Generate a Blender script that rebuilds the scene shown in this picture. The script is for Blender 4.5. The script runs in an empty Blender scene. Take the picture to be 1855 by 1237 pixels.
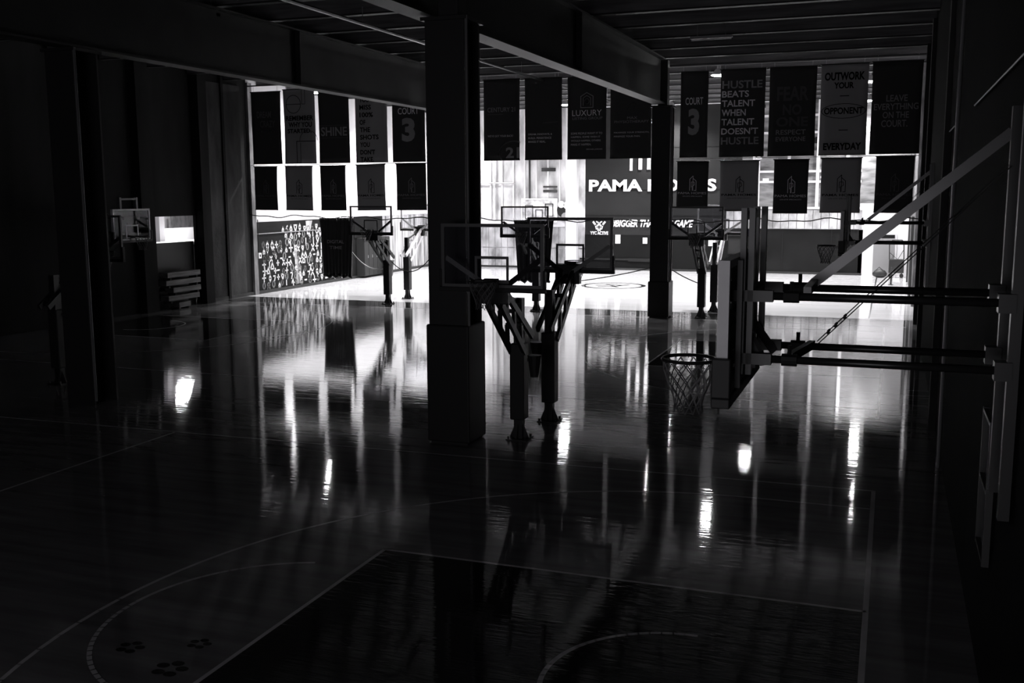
import bpy, math, random
from mathutils import Vector, Matrix
random.seed(7)
S = bpy.context.scene
C = S.collection

# ------------------------------------------------------------------ camera, world, light, exposure
cam_d = bpy.data.cameras.new('camera'); cam = bpy.data.objects.new('camera', cam_d); C.objects.link(cam)
F_PX = 1851.05
cam_d.sensor_width = 36.0; cam_d.lens = 36.0 * F_PX / 1855.0
cam_d.clip_start = 0.1; cam_d.clip_end = 300
yaw, pit, rol, CH = 0.354187, 0.145537, -0.004346, 4.4956
fw = Vector((-math.sin(yaw)*math.cos(pit), math.cos(yaw)*math.cos(pit), -math.sin(pit)))
rt = Vector((math.cos(yaw), math.sin(yaw), 0)); up = rt.cross(fw)
r2 = rt*math.cos(rol) + up*math.sin(rol); u2 = -rt*math.sin(rol) + up*math.cos(rol)
M = Matrix.Identity(4)
for i in range(3):
    M[i][0] = r2[i]; M[i][1] = u2[i]; M[i][2] = -fw[i]
M[2][3] = CH
cam.matrix_world = M
S.camera = cam

w = bpy.data.worlds.new('world'); S.world = w; w.use_nodes = True
w.node_tree.nodes['Background'].inputs[0].default_value = (0.80, 0.76, 1.0, 1)
w.node_tree.nodes['Background'].inputs[1].default_value = 0.02

S.view_settings.view_transform = 'Standard'; S.view_settings.look = 'None'
S.view_settings.exposure = 0.0; S.view_settings.gamma = 1.0; S.view_settings.use_curve_mapping = False

def area(name, loc, size, power, rot=(0, 0, 0), sy=None, spread=180, shape=None, col=(1, 1, 1)):
    l = bpy.data.lights.new(name, 'AREA'); l.energy = power; l.size = size; l.color = col
    l.shape = shape or ('RECTANGLE' if sy else 'DISK')
    if sy: l.size_y = sy
    l.spread = math.radians(spread)
    o = bpy.data.objects.new(name, l); o.location = loc; o.rotation_euler = rot; C.objects.link(o); return o
# fill light added behind the camera to lift the near side; no real window
area('rear_fill_light', (-4.2, -7.5, 2.6), 9.5, 290, (math.radians(90), 0, 0), sy=3.5, col=(0.97, 0.95, 1.0))
LAMP_W = 700
LAMPS = [(-24.8, 41.6), (-16.0, 42.5), (-6.65, 41.6), (-1.15, 46.4), (-10.5, 46.4), (-24.1, 49.0), (-16.4, 52.5), (-6.4, 51.0), (-1.4, 56.2), (-19.8, 46.6), (-11.5, 56.0), (-24.5, 55.5)]
LAMP_Z = 9.0

# ------------------------------------------------------------------ materials
def mat(name, col=0.5, rough=0.6, metal=0.0, noise=None, bump=None, emit=None, coat=None, alpha=None, spec=None, trans=None):
    m = bpy.data.materials.new(name); m.use_nodes = True
    nt = m.node_tree; N = nt.nodes; L = nt.links; b = N['Principled BSDF']
    def c3(v): return (v, v*0.985, v*1.01, 1) if isinstance(v, (int, float)) else (*v, 1)
    b.inputs['Base Color'].default_value = c3(col)
    b.inputs['Roughness'].default_value = rough; b.inputs['Metallic'].default_value = metal
    if spec is not None: b.inputs['Specular IOR Level'].default_value = spec
    if noise:      # (scale vec, low, high, detail)
        g = N.new('ShaderNodeNewGeometry'); mp = N.new('ShaderNodeMapping'); mp.inputs['Scale'].default_value = noise[0]
        n = N.new('ShaderNodeTexNoise'); n.inputs['Scale'].default_value = 1; n.inputs['Detail'].default_value = noise[3] if len(noise) > 3 else 5
        r = N.new('ShaderNodeValToRGB'); r.color_ramp.elements[0].position = 0.32; r.color_ramp.elements[1].position = 0.68
        r.color_ramp.elements[0].color = c3(noise[1]); r.color_ramp.elements[1].color = c3(noise[2])
        L.new(g.outputs['Position'], mp.inputs[0]); L.new(mp.outputs[0], n.inputs[0]); L.new(n.outputs['Fac'], r.inputs[0]); L.new(r.outputs[0], b.inputs['Base Color'])
    if bump:       # (scale vec, strength, distance)
        g = N.new('ShaderNodeNewGeometry'); mp = N.new('ShaderNodeMapping'); mp.inputs['Scale'].default_value = bump[0]
        n = N.new('ShaderNodeTexNoise'); n.inputs['Scale'].default_value = 1; n.inputs['Detail'].default_value = 3
        bp = N.new('ShaderNodeBump'); bp.inputs['Strength'].default_value = bump[1]; bp.inputs['Distance'].default_value = bump[2]
        L.new(g.outputs['Position'], mp.inputs[0]); L.new(mp.outputs[0], n.inputs[0]); L.new(n.outputs['Fac'], bp.inputs['Height']); 
        if not coat: L.new(bp.outputs[0], b.inputs['Normal'])
        if coat: L.new(bp.outputs[0], b.inputs['Coat Normal'])
    if coat:
        b.inputs['Coat Weight'].default_value = coat[0]; b.inputs['Coat Roughness'].default_value = coat[1]; b.inputs['Coat IOR'].default_value = coat[2]
    if emit:
        b.inputs['Emission Color'].default_value = (1, 1, 1, 1); b.inputs['Emission Strength'].default_value = emit
    if trans is not None:   # translucent cloth print
        t = N.new('ShaderNodeBsdfTranslucent'); t.inputs[0].default_value = c3(trans[1]); mx = N.new('ShaderNodeMixShader'); mx.inputs[0].default_value = trans[0]
        out = [x for x in N if x.type == 'OUTPUT_MATERIAL'][0]
        L.new(b.outputs[0], mx.inputs[1]); L.new(t.outputs[0], mx.inputs[2]); L.new(mx.outputs[0], out.inputs[0])
    return m
FB = ((0.8, 13.0, 1.0), 0.22, 0.0065)
COAT = (1.0, 0.045, 2.1)
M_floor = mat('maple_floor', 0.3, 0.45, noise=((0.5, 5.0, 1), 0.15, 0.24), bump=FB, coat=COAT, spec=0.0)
M_farfloor = mat('lamplit_far_floor', 0.5, 0.45, noise=((0.25, 2.2, 1), 0.54, 0.64), bump=FB, coat=COAT, spec=0.0)  # lightened floor colour carries the light of the far lamps
M_key = mat('floor_paint_dark', 0.025, 0.4, bump=FB, coat=COAT, spec=0.0)
M_line = mat('floor_paint_white', 0.75, 0.4, noise=((2, 2, 1), 0.6, 0.8), bump=FB, coat=COAT, spec=0.0)
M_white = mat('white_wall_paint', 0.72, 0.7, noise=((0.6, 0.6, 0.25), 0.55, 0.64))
M_grime = mat('grimy_white_wall', 0.6, 0.7, noise=((1.2, 1.2, 0.6), 0.2, 0.66, 9))
M_panel = mat('pale_wall_panel', 0.55, 0.6, noise=((1.8, 1.8, 1.0), 0.15, 0.52, 9))
M_streak = mat('weathered_pale_boards', 0.5, 0.7, noise=((6, 6, 0.5), 0.08, 0.55, 6))
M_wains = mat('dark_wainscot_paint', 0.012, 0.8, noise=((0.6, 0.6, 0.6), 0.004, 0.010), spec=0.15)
M_dark = mat('dark_wall_paint', 0.025, 0.6, noise=((0.5, 0.5, 0.2), 0.02, 0.035))
M_black = mat('black_paint', 0.012, 0.55)
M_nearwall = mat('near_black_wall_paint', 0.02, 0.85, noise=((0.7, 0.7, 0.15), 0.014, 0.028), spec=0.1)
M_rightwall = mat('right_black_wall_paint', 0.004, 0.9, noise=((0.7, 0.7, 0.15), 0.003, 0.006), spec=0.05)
M_sign = mat('grey_sign_wall', 0.022, 0.8, noise=((0.25, 0.25, 0.7), 0.009, 0.017), spec=0.2)
M_signlow = mat('grey_sign_wall_lower', 0.01, 0.8, noise=((0.4, 0.4, 0.7), 0.003, 0.006), spec=0.15)
M_conc = mat('rough_concrete', 0.15, 0.9, noise=((3, 3, 1.2), 0.08, 0.24, 8), bump=((9, 9, 9), 0.6, 0.02))
M_concd = mat('dark_concrete', 0.03, 0.9, noise=((2, 2, 0.6), 0.014, 0.045, 8), bump=((7, 7, 7), 0.5, 0.02))
M_timber = mat('ceiling_timber', 0.15, 0.7, noise=((0.6, 8, 8), 0.09, 0.2))
M_deck = mat('ceiling_deck', 0.2, 0.8, noise=((0.8, 3, 3), 0.14, 0.26))
M_steelbeam = mat('painted_beam_steel', 0.025, 0.5, noise=((1, 1, 1), 0.02, 0.03), spec=0.25)
M_col = mat('column_steel', 0.028, 0.45, spec=0.3)
M_pad = mat('black_vinyl_pad', 0.02, 0.5, spec=0.3)
M_steel = mat('hoop_frame_steel', 0.12, 0.4)
M_hoopdark = mat('hoop_black_steel', 0.014, 0.4)
M_tube = mat('bracket_tube_steel', 0.028, 0.3, metal=0.3)
M_pale = mat('pale_frame_edge', 0.8, 0.5, noise=((3, 3, 3), 0.74, 0.86))
M_brace = mat('polished_brace_steel', 0.09, 0.28, metal=0.5)
M_rim = mat('rim_steel', 0.02, 0.35)
M_net = mat('nylon_net', 0.14, 0.8)
M_cloth = mat('black_banner_cloth', 0.065, 0.9, spec=0.1)
M_clothg = mat('grey_banner_cloth', 0.42, 0.9, spec=0.1, trans=(0.10, 0.12))
M_lett = mat('white_lettering', 0.92, 0.8)
M_lettm = mat('grey_lettering', 0.35, 0.8)
M_lettd = mat('dark_grey_lettering', 0.15, 0.9)
M_lettf = mat('faint_lettering', 0.10, 0.9)
M_lettb = mat('black_lettering', 0.008, 0.9, spec=0.1)
M_bwhite = mat('sign_white', 0.85, 0.6)
M_chain = mat('galvanised_wire', 0.35, 0.35, metal=0.6)
M_rope = mat('black_rope', 0.015, 0.8)
M_lamp = mat('lamp_lens', 0.8, 0.4, emit=110)
M_house = mat('lamp_housing', 0.3, 0.5)
M_bright = mat('lit_room_wall', 0.7, 0.7)
M_paper = mat('paper_notice', 0.7, 0.8, noise=((9, 9, 9), 0.2, 0.85))
M_poster = mat('mural_board', 0.6, 0.7, noise=((2.3, 2.3, 2.3), 0.12, 0.85, 6))
M_door = mat('grey_door', 0.22, 0.5)
M_locker = mat('locker_grey', 0.018, 0.7, spec=0.3)
M_wood = mat('bench_wood', 0.1, 0.6, noise=((3, 0.8, 9), 0.05, 0.16))
M_brick = mat('pale_brick', 0.4, 0.8, noise=((0.8, 0.8, 3.2), 0.04, 0.26, 7))
def glass():
    m = bpy.data.materials.new('backboard_glass'); m.use_nodes = True; nt = m.node_tree; N = nt.nodes; N.remove(N['Principled BSDF'])
    t = N.new('ShaderNodeBsdfTransparent'); t.inputs[0].default_value = (0.88, 0.88, 0.89, 1); g = N.new('ShaderNodeBsdfGlossy'); g.inputs['Roughness'].default_value = 0.03
    f = N.new('ShaderNodeFresnel'); f.inputs[0].default_value = 1.45; mx = N.new('ShaderNodeMixShader'); out = [x for x in N if x.type == 'OUTPUT_MATERIAL'][0]
    for a, b in ((f.outputs[0], mx.inputs[0]), (t.outputs[0], mx.inputs[1]), (g.outputs[0], mx.inputs[2]), (mx.outputs[0], out.inputs[0])): nt.links.new(a, b)
    return m
M_glass = glass()

# ------------------------------------------------------------------ mesh helpers
class MB:
    def __init__(s): s.v = []; s.f = []
    def box(s, x0, x1, y0, y1, z0, z1):
        b = len(s.v)
        s.v += [(x, y, z) for z in (z0, z1) for y in (y0, y1) for x in (x0, x1)]
        s.f += [tuple(b+i for i in q) for q in ((0,2,3,1),(4,5,7,6),(0,1,5,4),(2,6,7,3),(0,4,6,2),(1,3,7,5))]; return s
    def bar(s, a, b, w, h, upv=(0, 0, 1)):
        a = Vector(a); b = Vector(b); d = (b-a).normalized(); u = Vector(upv)
        if abs(d.dot(u)) > 0.98: u = Vector((0, 1, 0))
        sd = d.cross(u).normalized()*w/2; uu = sd.cross(d).normalized()*h/2; k = len(s.v)
        for p in (a, b):
            for q in (-sd-uu, sd-uu, sd+uu, -sd+uu): s.v.append(tuple(p+q))
        s.f += [tuple(k+i for i in q) for q in ((3,2,1,0),(4,5,6,7),(0,1,5,4),(1,2,6,5),(2,3,7,6),(3,0,4,7))]; return s
    def tube(s, pts, r, n=8, closed=False, caps=True):
        pts = [Vector(p) for p in pts]; m = len(pts); base = len(s.v); prev = None
        rr = r if isinstance(r, (list, tuple)) else [r]*m
        for i, p in enumerate(pts):
            d = (pts[(i+1) % m]-pts[i-1]) if closed else (pts[min(i+1, m-1)]-pts[max(i-1, 0)])
            d.normalize()
            u = prev if prev is not None else (Vector((0, 0, 1)) if abs(d.z) < .9 else Vector((1, 0, 0)))
            sd = d.cross(u).normalized(); u = sd.cross(d).normalized(); prev = u
            for j in range(n):
                t = 2*math.pi*j/n; s.v.append(tuple(p+(sd*math.cos(t)+u*math.sin(t))*rr[i]))
        for i in range(m if closed else m-1):
            for j in range(n):
                a = base+i*n+j; b = base+i*n+(j+1) % n; c = base+((i+1) % m)*n+(j+1) % n; d2 = base+((i+1) % m)*n+j
                s.f.append((a, b, c, d2))
        if caps and not closed:
            s.f.append(tuple(base+j for j in range(n))[::-1]); s.f.append(tuple(base+(m-1)*n+j for j in range(n)))
        return s
    def prism(s, poly, axis, a, b):
        # poly of 2D points extruded along axis (0,1,2) from a to b
        k = len(s.v); n = len(poly)
        for t in (a, b):
            for p in poly:
                q = list(p); q.insert(axis, t); s.v.append(tuple(q))
        s.f.append(tuple(k+i for i in range(n))[::-1]); s.f.append(tuple(k+n+i for i in range(n)))
        for i in range(n): j = (i+1) % n; s.f.append((k+i, k+j, k+n+j, k+n+i))
        return s
    def cone(s, c, r0, r1, z0, z1, n=16):
        return s.tube([(c[0], c[1], z0), (c[0], c[1], z1)], [r0, r1], n)
    def frame(s, u0, u1, v0, v1, t, d0, d1, axis=1):
        # rectangular frame in plane perpendicular to axis
        for (a0, a1, b0, b1) in ((u0, u1, v0, v0+t), (u0, u1, v1-t, v1), (u0, u0+t, v0+t, v1-t), (u1-t, u1, v0+t, v1-t)):
            if axis == 1: s.box(a0, a1, d0, d1, b0, b1)
            else: s.box(d0, d1, a0, a1, b0, b1)
        return s
    def build(s, name, m, parent=None, loc=(0, 0, 0), rot=0, smooth=False, bevel=0):
        me = bpy.data.meshes.new(name); me.from_pydata(s.v, [], s.f); me.materials.append(m); me.update()
        o = bpy.data.objects.new(name, me); C.objects.link(o); o.location = loc; o.rotation_euler.z = rot
        if parent: o.parent = parent
        if smooth:
            for p in me.polygons: p.use_smooth = True
        if bevel:
            b = o.modifiers.new('bevel', 'BEVEL'); b.width = bevel; b.segments = 2; b.limit_method = 'ANGLE'
        return o
def tag(o, label=None, cat=None, group=None, kind=None):
    if label: o['label'] = label
    if cat: o['category'] = cat
    if group: o['group'] = group
    if kind: o['kind'] = kind
    return o
def empty(name, loc, rz=0):
    o = bpy.data.objects.new(name, None); C.objects.link(o); o.location = loc; o.rotation_euler.z = rz; o.empty_display_size = .1; return o
def kids(o): return [c for c in ALLKIDS.get(o.name, [])]
def copy_tree(o, parent=None):
    c = o.copy(); C.objects.link(c); c.parent = parent
    for ch in list(o.children): copy_tree(ch, c)
    return c
def struct(mb, name, m, parent=None, **k):
    o = mb.build(name, m, parent, **k)
    if parent is None: o['kind'] = 'structure'
    return o

FONT_CACHE = {}
def text_mesh(txt, w, h, bold=0.0, shear=0.0):
    """lettering fitted exactly into w x h, centred, in the local XZ plane facing -Y"""
    cu = bpy.data.curves.new('t', 'FONT'); cu.body = txt; cu.size = 1; cu.align_x = 'CENTER'; cu.offset = bold; cu.shear = shear; cu.resolution_u = 3
    cu.space_line = 0.95
    to = bpy.data.objects.new('t', cu); C.objects.link(to)
    dg = bpy.context.evaluated_depsgraph_get(); me = bpy.data.meshes.new_from_object(to.evaluated_get(dg))
    bpy.data.objects.remove(to); bpy.data.curves.remove(cu)
    xs = [v.co.x for v in me.vertices]; ys = [v.co.y for v in me.vertices]
    x0, x1, y0, y1 = min(xs), max(xs), min(ys), max(ys)
    for v in me.vertices:
        x = ((v.co.x-x0)/(x1-x0)-.5)*w; z = ((v.co.y-y0)/(y1-y0)-.5)*h; v.co = (x, 0, z)
    me.materials.clear()
    return me
def text(txt, w, h, m, parent=None, loc=(0, 0, 0), bold=0.0, rot=0, name='lettering', shear=0.0):
    me = text_mesh(txt, w, h, bold, shear); me.materials.append(m)
    o = bpy.data.objects.new(name, me); C.objects.link(o); o.location = loc; o.rotation_euler.z = rot
    if parent: o.parent = parent
    return o
def ribbon(mb, pts, t, y=0.0, closed=False):
    """flat stroke of width t in XZ plane (y const), through 2D points"""
    n = len(pts)
    for i in range(n if closed else n-1):
        a = Vector(pts[i]); b = Vector(pts[(i+1) % n]); d = (b-a)
        if d.length < 1e-6: continue
        d.normalize(); p = Vector((-d.y, d.x))*t/2; a2 = a-d*t*.35; b2 = b+d*t*.35; k = len(mb.v)
        for q in (a2-p, b2-p, b2+p, a2+p): mb.v.append((q.x, y, q.y))
        mb.f.append((k, k+1, k+2, k+3))
    return mb
def arc(cx, cy, r, a0, a1, n=24, ry=None):
    ry = ry or r
    return [(cx+r*math.cos(math.radians(a0+(a1-a0)*i/n)), cy+ry*math.sin(math.radians(a0+(a1-a0)*i/n))) for i in range(n+1)]

# ================================================================== SETTING
XL, XR, YB, YDIV, ZC = -26.5, 0.95, 57.5, 38.5, 9.95
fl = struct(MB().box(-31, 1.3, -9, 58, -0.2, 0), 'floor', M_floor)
def fstrip(pts, t, m=M_line, name='court_line', z=0.0015, closed=False):
    mb = MB(); n = len(pts)
    for i in range(n if closed else n-1):
        a = Vector(pts[i]); b = Vector(pts[(i+1) % n]); d = (b-a).normalized(); p = Vector((-d.y, d.x))*t/2; k = len(mb.v)
        ex = d*t*.15
        for q in (a-p-ex, b-p+ex, b+p+ex, a+p-ex): mb.v.append((q.x, q.y, z))
        mb.f.append((k, k+1, k+2, k+3))
    return mb.build(name, m, fl)
def fpoly(pts, m, name='painted_area', z=0.001):
    mb = MB(); mb.v = [(x, y, z) for x, y in pts]; mb.f = [tuple(range(len(pts)))]; return mb.build(name, m, fl)
# near court (plays left-right): key, lane lines, arcs, side and base lines
def court(xb, sx, yc, key=True):
    # xb baseline, sx direction into court
    k = fpoly([(xb, yc-2.44), (xb+sx*5.79, yc-2.44), (xb+sx*5.79, yc+2.44), (xb, yc+2.44)][::(1 if sx > 0 else -1)], M_key, 'painted_key')
    fstrip([(xb, yc-2.44), (xb+sx*5.79, yc-2.44), (xb+sx*5.79, yc+2.44), (xb, yc+2.44)], 0.05)
    cx = xb+sx*5.79
    a0 = 90 if sx < 0 else -90
    fstrip(arc(cx, yc, 1.83, a0+19, a0+161, 40), 0.05)
    bx = xb+sx*1.60
    fstrip(arc(bx, yc, 1.22, 90, 90-sx*180, 32), 0.05, z=0.0022)
    fstrip([(xb, yc+6.25)]+arc(bx, yc, 6.25, 90, 90-sx*180, 60)+[(xb, yc-6.25)], 0.05)
court(-0.07, -1, 8.70)
court(-0.07, -1, 28.3)
court(-25.5, 1, 28.45)
fstrip([(-0.07, -5), (-0.07, 15.9)], 0.06); fstrip([(-0.07, 15.9), (-25.4, 15.3)], 0.05)
fstrip([(-12.6, 15.6), (-12.6, -2)], 0.05)
fstrip([(-0.07, 21.1), (-0.07, 35.6)], 0.05); fstrip([(-0.07, 21.1), (-25.4, 21.1)], 0.05)
fpoly([(-26.5, 37.9), (0.95, 37.9), (0.95, 57.5), (-26.5, 57.5)], M_farfloor, 'lamplit_floor', 0.0006)  # lighter patch where the lamps shine, their light put into its colour
fpoly([(-26.3, 35.96), (0.6, 35.96), (0.6, 37.9), (-26.3, 37.9)], M_key, 'painted_border')
fstrip([(-26.3, 37.93), (0.6, 37.93)], 0.05); fstrip([(-26.3, 35.93), (0.6, 35.93)], 0.05)
fstrip([(-0.6, 38), (-0.6, 57)], 0.06, M_key)
fstrip(arc(-12.43, 47.7, 1.45, 0, 360, 40), 0.22, M_key, 'court_logo_ring')
fstrip(arc(-12.43, 47.7, 1.95, 0, 340, 40), 0.05, M_key, 'court_logo_ring')
mb = MB()
for k, (x, y, a) in enumerate([(-12.9, 47.9, .6), (-12.3, 47.4, 2.2), (-12.0, 48.0, 1.1), (-12.6, 47.2, .2), (-12.5, 48.1, 2.8)]):
    dx, dy = math.cos(a)*.45, math.sin(a)*.45; px, py = -math.sin(a)*.1, math.cos(a)*.1; b = len(mb.v)
    mb.v += [(x-dx-px, y-dy-py, .0015), (x+dx-px, y+dy-py, .0015), (x+dx+px, y+dy+py, .0015), (x-dx+px, y-dy+py, .0015)]; mb.f.append((b, b+1, b+2, b+3))
mb.build('court_logo_mark', M_key, fl)
# dark five-petal marks painted on the near court
for (cx, cy, r) in ((-6.27, 7.5, .085), (-6.95, 7.75, .07), (-6.35, 8.05, .06)):
    mb = MB()
    for k in range(5):
        a = k*2*math.pi/5+.3; px, py = cx+math.cos(a)*r*1.35, cy+math.sin(a)*r*1.35; b = len(mb.v)
        pts = [(px+math.cos(a+t)*r*.8, py+math.sin(a+t)*r*.6) for t in [j*math.pi/5 for j in range(10)]]
        mb.v += [(x, y, .0015) for x, y in pts]; mb.f.append(tuple(range(b, b+10)))
    mb.build('painted_petal_mark', M_key, fl)
rug = M_dark

# walls -----------------------------------------------------------
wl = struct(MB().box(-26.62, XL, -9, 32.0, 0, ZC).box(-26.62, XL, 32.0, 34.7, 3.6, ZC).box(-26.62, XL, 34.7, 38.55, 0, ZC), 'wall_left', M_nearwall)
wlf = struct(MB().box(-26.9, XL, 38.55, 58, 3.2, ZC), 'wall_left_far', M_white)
wains = struct(MB().box(-26.9, XL+.03, 38.55, 50.9, 0, 3.2), 'wainscot_left', M_wains)
wlp = struct(MB().box(-26.9, XL-.02, 50.9, 58, 0, 3.2), 'wall_left_end', M_streak)
for i in range(11):
    y = 50.95+i*.6
    MB().box(XL-.02, XL+.03+random.uniform(0, .02), y, y+.57, .12, 3.18).build('plank', M_streak, wlp)
struct(MB().box(XL, XL+.09, 34.7, 57.5, 0, .14), 'baseboard_left', M_black)
MB().box(XL+.03, XL+.06, 38.6, 47.6, 2.66, 2.70).build('conduit', M_chain, wains)
# dark pilasters on left wall
for y0, y1, d in ((31.2, 31.9, .3), (34.75, 35.3, .35), (36.6, 36.75, .12)):
    struct(MB().box(XL, XL+d, y0, y1, 0, ZC-.4), 'pilaster', M_nearwall)
struct(MB().box(XL, XL+.05, 35.4, 38.0, 0, 9.0), 'wall_panel_left', M_concd)
struct(MB().box(XL, XL+.12, 38.5, 38.8, 0, 9.2), 'pilaster_concrete', M_conc)
# alcove room behind the left wall opening
al = struct(MB().box(-31.4, -31.2, 30.5, 41, 0, 4.4).box(-31.2, -26.9, 40.8, 41, 0, 4.4).box(-31.2, -26.9, 30.5, 30.7, 0, 4.4).box(-31.4, -26.9, 30.5, 41, 4.3, 4.5), 'wall_alcove', M_bright)
area('alcove_lamp_light', (-28.6, 36.2, 4.15), .8, 260, sy=.4)
mb = MB().box(-29.1, -28.1, 36.0, 36.4, 4.16, 4.28).build('panel_lamp', M_house); tag(mb, 'small ceiling lamp inside the side room beyond the left wall opening', 'lamp')
t = empty('white_post', (-28.55, 34.97, 0)); tag(t, 'white square post inside the lit side room', 'post')
MB().box(-.16, .16, -.16, .16, 0, 4.29).build('shaft', M_bwhite, t); MB().box(-.2, .2, -.2, .2, 0, .2).build('base_block', M_bwhite, t)
t = empty('side_room_counter', (-27.5, 36.0, 0)); tag(t, 'long pale counter running through the lit side room', 'counter')
MB().box(-.7, .7, -4, 3.6, 2.42, 2.52).build('counter_top', M_bwhite, t)
for y in (-3.6, 0, 3.2): MB().box(-.3, .3, y, y+.12, 0, 2.42).build('support', M_concd, t)
t2 = MB().box(-2.0, -1.9, -2, 4.4, 2.3, 2.98).build('back_panel', M_bwhite, t); MB().box(-1.9, -1.6, -.5, .1, 2.52, 2.7).build('tray', M_paper, t)
t = empty('mottled_panel', (-30.6, 38.2, 0)); tag(t, 'mottled dark panel leaning behind the counter in the side room', 'panel')
MB().box(-.05, .05, 0, 2.4, 2.0, 3.5).build('panel', M_conc, t); MB().box(-.02, .12, -.1, 2.45, 1.9, 2.1).build('ledge', M_bwhite, t)
t = empty('barrier_panel', (-26.70, 33.35, 0)); tag(t, 'black waist-high panel closing the lower half of the wall opening', 'panel')
MB().box(-.08, .05, -1.34, 1.34, 0, 2.54).build('panel', M_black, t); MB().box(-.1, .08, -1.34, 1.34, 2.54, 2.57).build('cap_rail', M_black, t)
for i, (z, y0, y1, lab) in enumerate([(1.26, 32.2, 34.2, 'wooden bench plank, topmost of the stack under the wall opening'), (.96, 32.1, 34.2, 'second wooden bench plank from the top of the stack'),
                               (.66, 32.5, 34.2, 'third wooden bench plank from the top of the stack'), (.36, 32.2, 34.1, 'fourth wooden bench plank, above the short bottom one'), (.06, 32.8, 33.5, 'short wooden plank at the bottom of the bench stack')]):
    t = empty('stacked_bench', (-26.2, (y0+y1)/2, z)); h = (y1-y0)/2; tag(t, lab, 'bench', 'benches stacked under the wall opening')
    MB().box(-.2, .2, -h, h, 0, .2).build('plank', M_wood, t, bevel=.01)
    for s in (-1, 1): MB().box(-.18, .18, s*h*.8-.05, s*h*.8+.05, -.10 if z > .1 else -.06, 0).build('bearer', M_concd, t)

# far wall ---------------------------------------------------------
wf = struct(MB().box(-26.9, -16.7, YB, 58, 0, ZC), 'wall_back', M_grime)
for i in range(24):
    x = -26.3+i*.4
    for z0, z1 in ((.06, 1.17), (1.22, 2.42)):
        MB().box(x+.012, x+.388, YB-.035-random.uniform(0, .02), YB, z0, z1).build('wall_panel', M_panel, wf)
for i in range(13):
    x = -26.2+i*.72
    MB().box(x, x+.08, YB-.06, YB, 2.9, 9.6).build('rib', M_white, wf)
MB().box(-26.4, -17.9, YB-.07, YB, 2.44, 2.78).build('rail', M_white, wf)
MB().tube([(-26.4, YB-.1, 5.05), (-21, YB-.1, 5.0)], .035).build('pipe', M_chain, wf)
MB().tube([(-22.3, YB-.12, 2.8), (-22.3, YB-.12, 5.5), (-22.3, YB-.12, 9)], .05).build('pipe', M_white, wf)
for k, (x0, x1, z0, z1) in enumerate([(-19.35, -18.5, 5.66, 5.86), (-19.25, -18.4, 4.72, 4.82), (-19.25, -18.4, 4.45, 4.6), (-23.98, -23.5, 3.0, 3.7), (-20.15, -20.05, 3.9, 7.5), (-26.0, -25.2, 6.6, 7.4), (-21.9, -21.2, 7.6, 8.3)]):
    MB().box(x0, x1, YB-.075, YB, z0, z1).build('vent_slot', M_concd, wf)
struct(MB().box(-17.75, -17.1, YB-.45, YB, 0, ZC), 'pilaster_white', M_white)
ws = struct(MB().box(-16.7, -7.8, YB, 58, 2.02, ZC), 'wall_back_sign', M_sign)
MB().box(-17.1, -6.4, YB-.25, YB-.02, 9.2, 9.6).build('header', M_white, ws)
for z in (6.9, 4.55, 3.1): MB().box(-16.7, -7.8, YB-.02, YB, z, z+.03).build('seam', M_wains, ws)
wsl = struct(MB().box(-17.1, -7.0, YB, 58, 0, 2.02), 'wall_back_sign_base', M_signlow)
MB().box(-17.0, -13.9, YB-.08, YB, .56, .66).build('rail', M_sign, wsl)
MB().box(-14.1, -12.5, YB-.1, YB, .5, .68).build('ledge', M_sign, wsl)
wr = struct(MB().box(-7.8, -1.6, YB, 58, 2.42, ZC), 'wall_back_right', M_brick)
for i in range(17):
    x = -8.6+i*.42
    MB().box(x+.012, x+.405, YB-.035-random.uniform(0, .02), YB, 2.45, 3.45).build('wall_panel', M_panel, wr)
for z in (3.5, 4.9, 5.45, 6.6, 7.5, 8.4):
    MB().box(-8.8, -1.6, YB-.08, YB, z, z+.12).build('rail', M_white if z != 6.6 else M_concd, wr)
for x in (-7.0, -5.4, -3.9, -2.4): MB().box(x, x+.16, YB-.1, YB, 3.5, 9.6).build('rib', M_white, wr)
for k in range(26):
    x = random.uniform(-7.7, -1.9); z = random.uniform(3.7, 9.2); a = random.uniform(.2, .7); b = random.uniform(.06, .3)
    MB().box(x, x+a, YB-.05-random.uniform(0, .02), YB, z, z+b).build('wall_patch', random.choice([M_concd, M_wains, M_bwhite, M_white]), wr)
wrd = struct(MB().box(-7.0, -1.4, YB, 58, 0, 2.42), 'wainscot_back', M_wains)
for x in (-5.55, -3.0): MB().box(x, x+.03, YB-.02, YB, 0, 2.4).build('seam', M_sign, wrd)
struct(MB().box(-1.6, 1.3, YB, 58, 0, 3.8), 'wall_back_corner', M_white)
struct(MB().box(-1.6, 1.3, YB, 58, 3.8, ZC), 'wall_back_corner_upper', M_brick)
struct(MB().box(-26.5, -1.4, YB-.06, YB, 0, .12), 'baseboard_back', M_black)
d = struct(MB().box(-.95, .3, YB-.04, YB+.02, 0, 2.24), 'door_1', M_white)
MB().box(-.85, .2, YB-.07, YB-.03, .02, 1.93).build('door_leaf', M_door, d); MB().box(-.85, .2, YB-.07, YB-.03, 1.98, 2.17).build('transom', M_wains, d)
MB().box(.08, .14, YB-.13, YB-.07, .95, 1.1).build('door_handle', M_chain, d)

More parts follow.
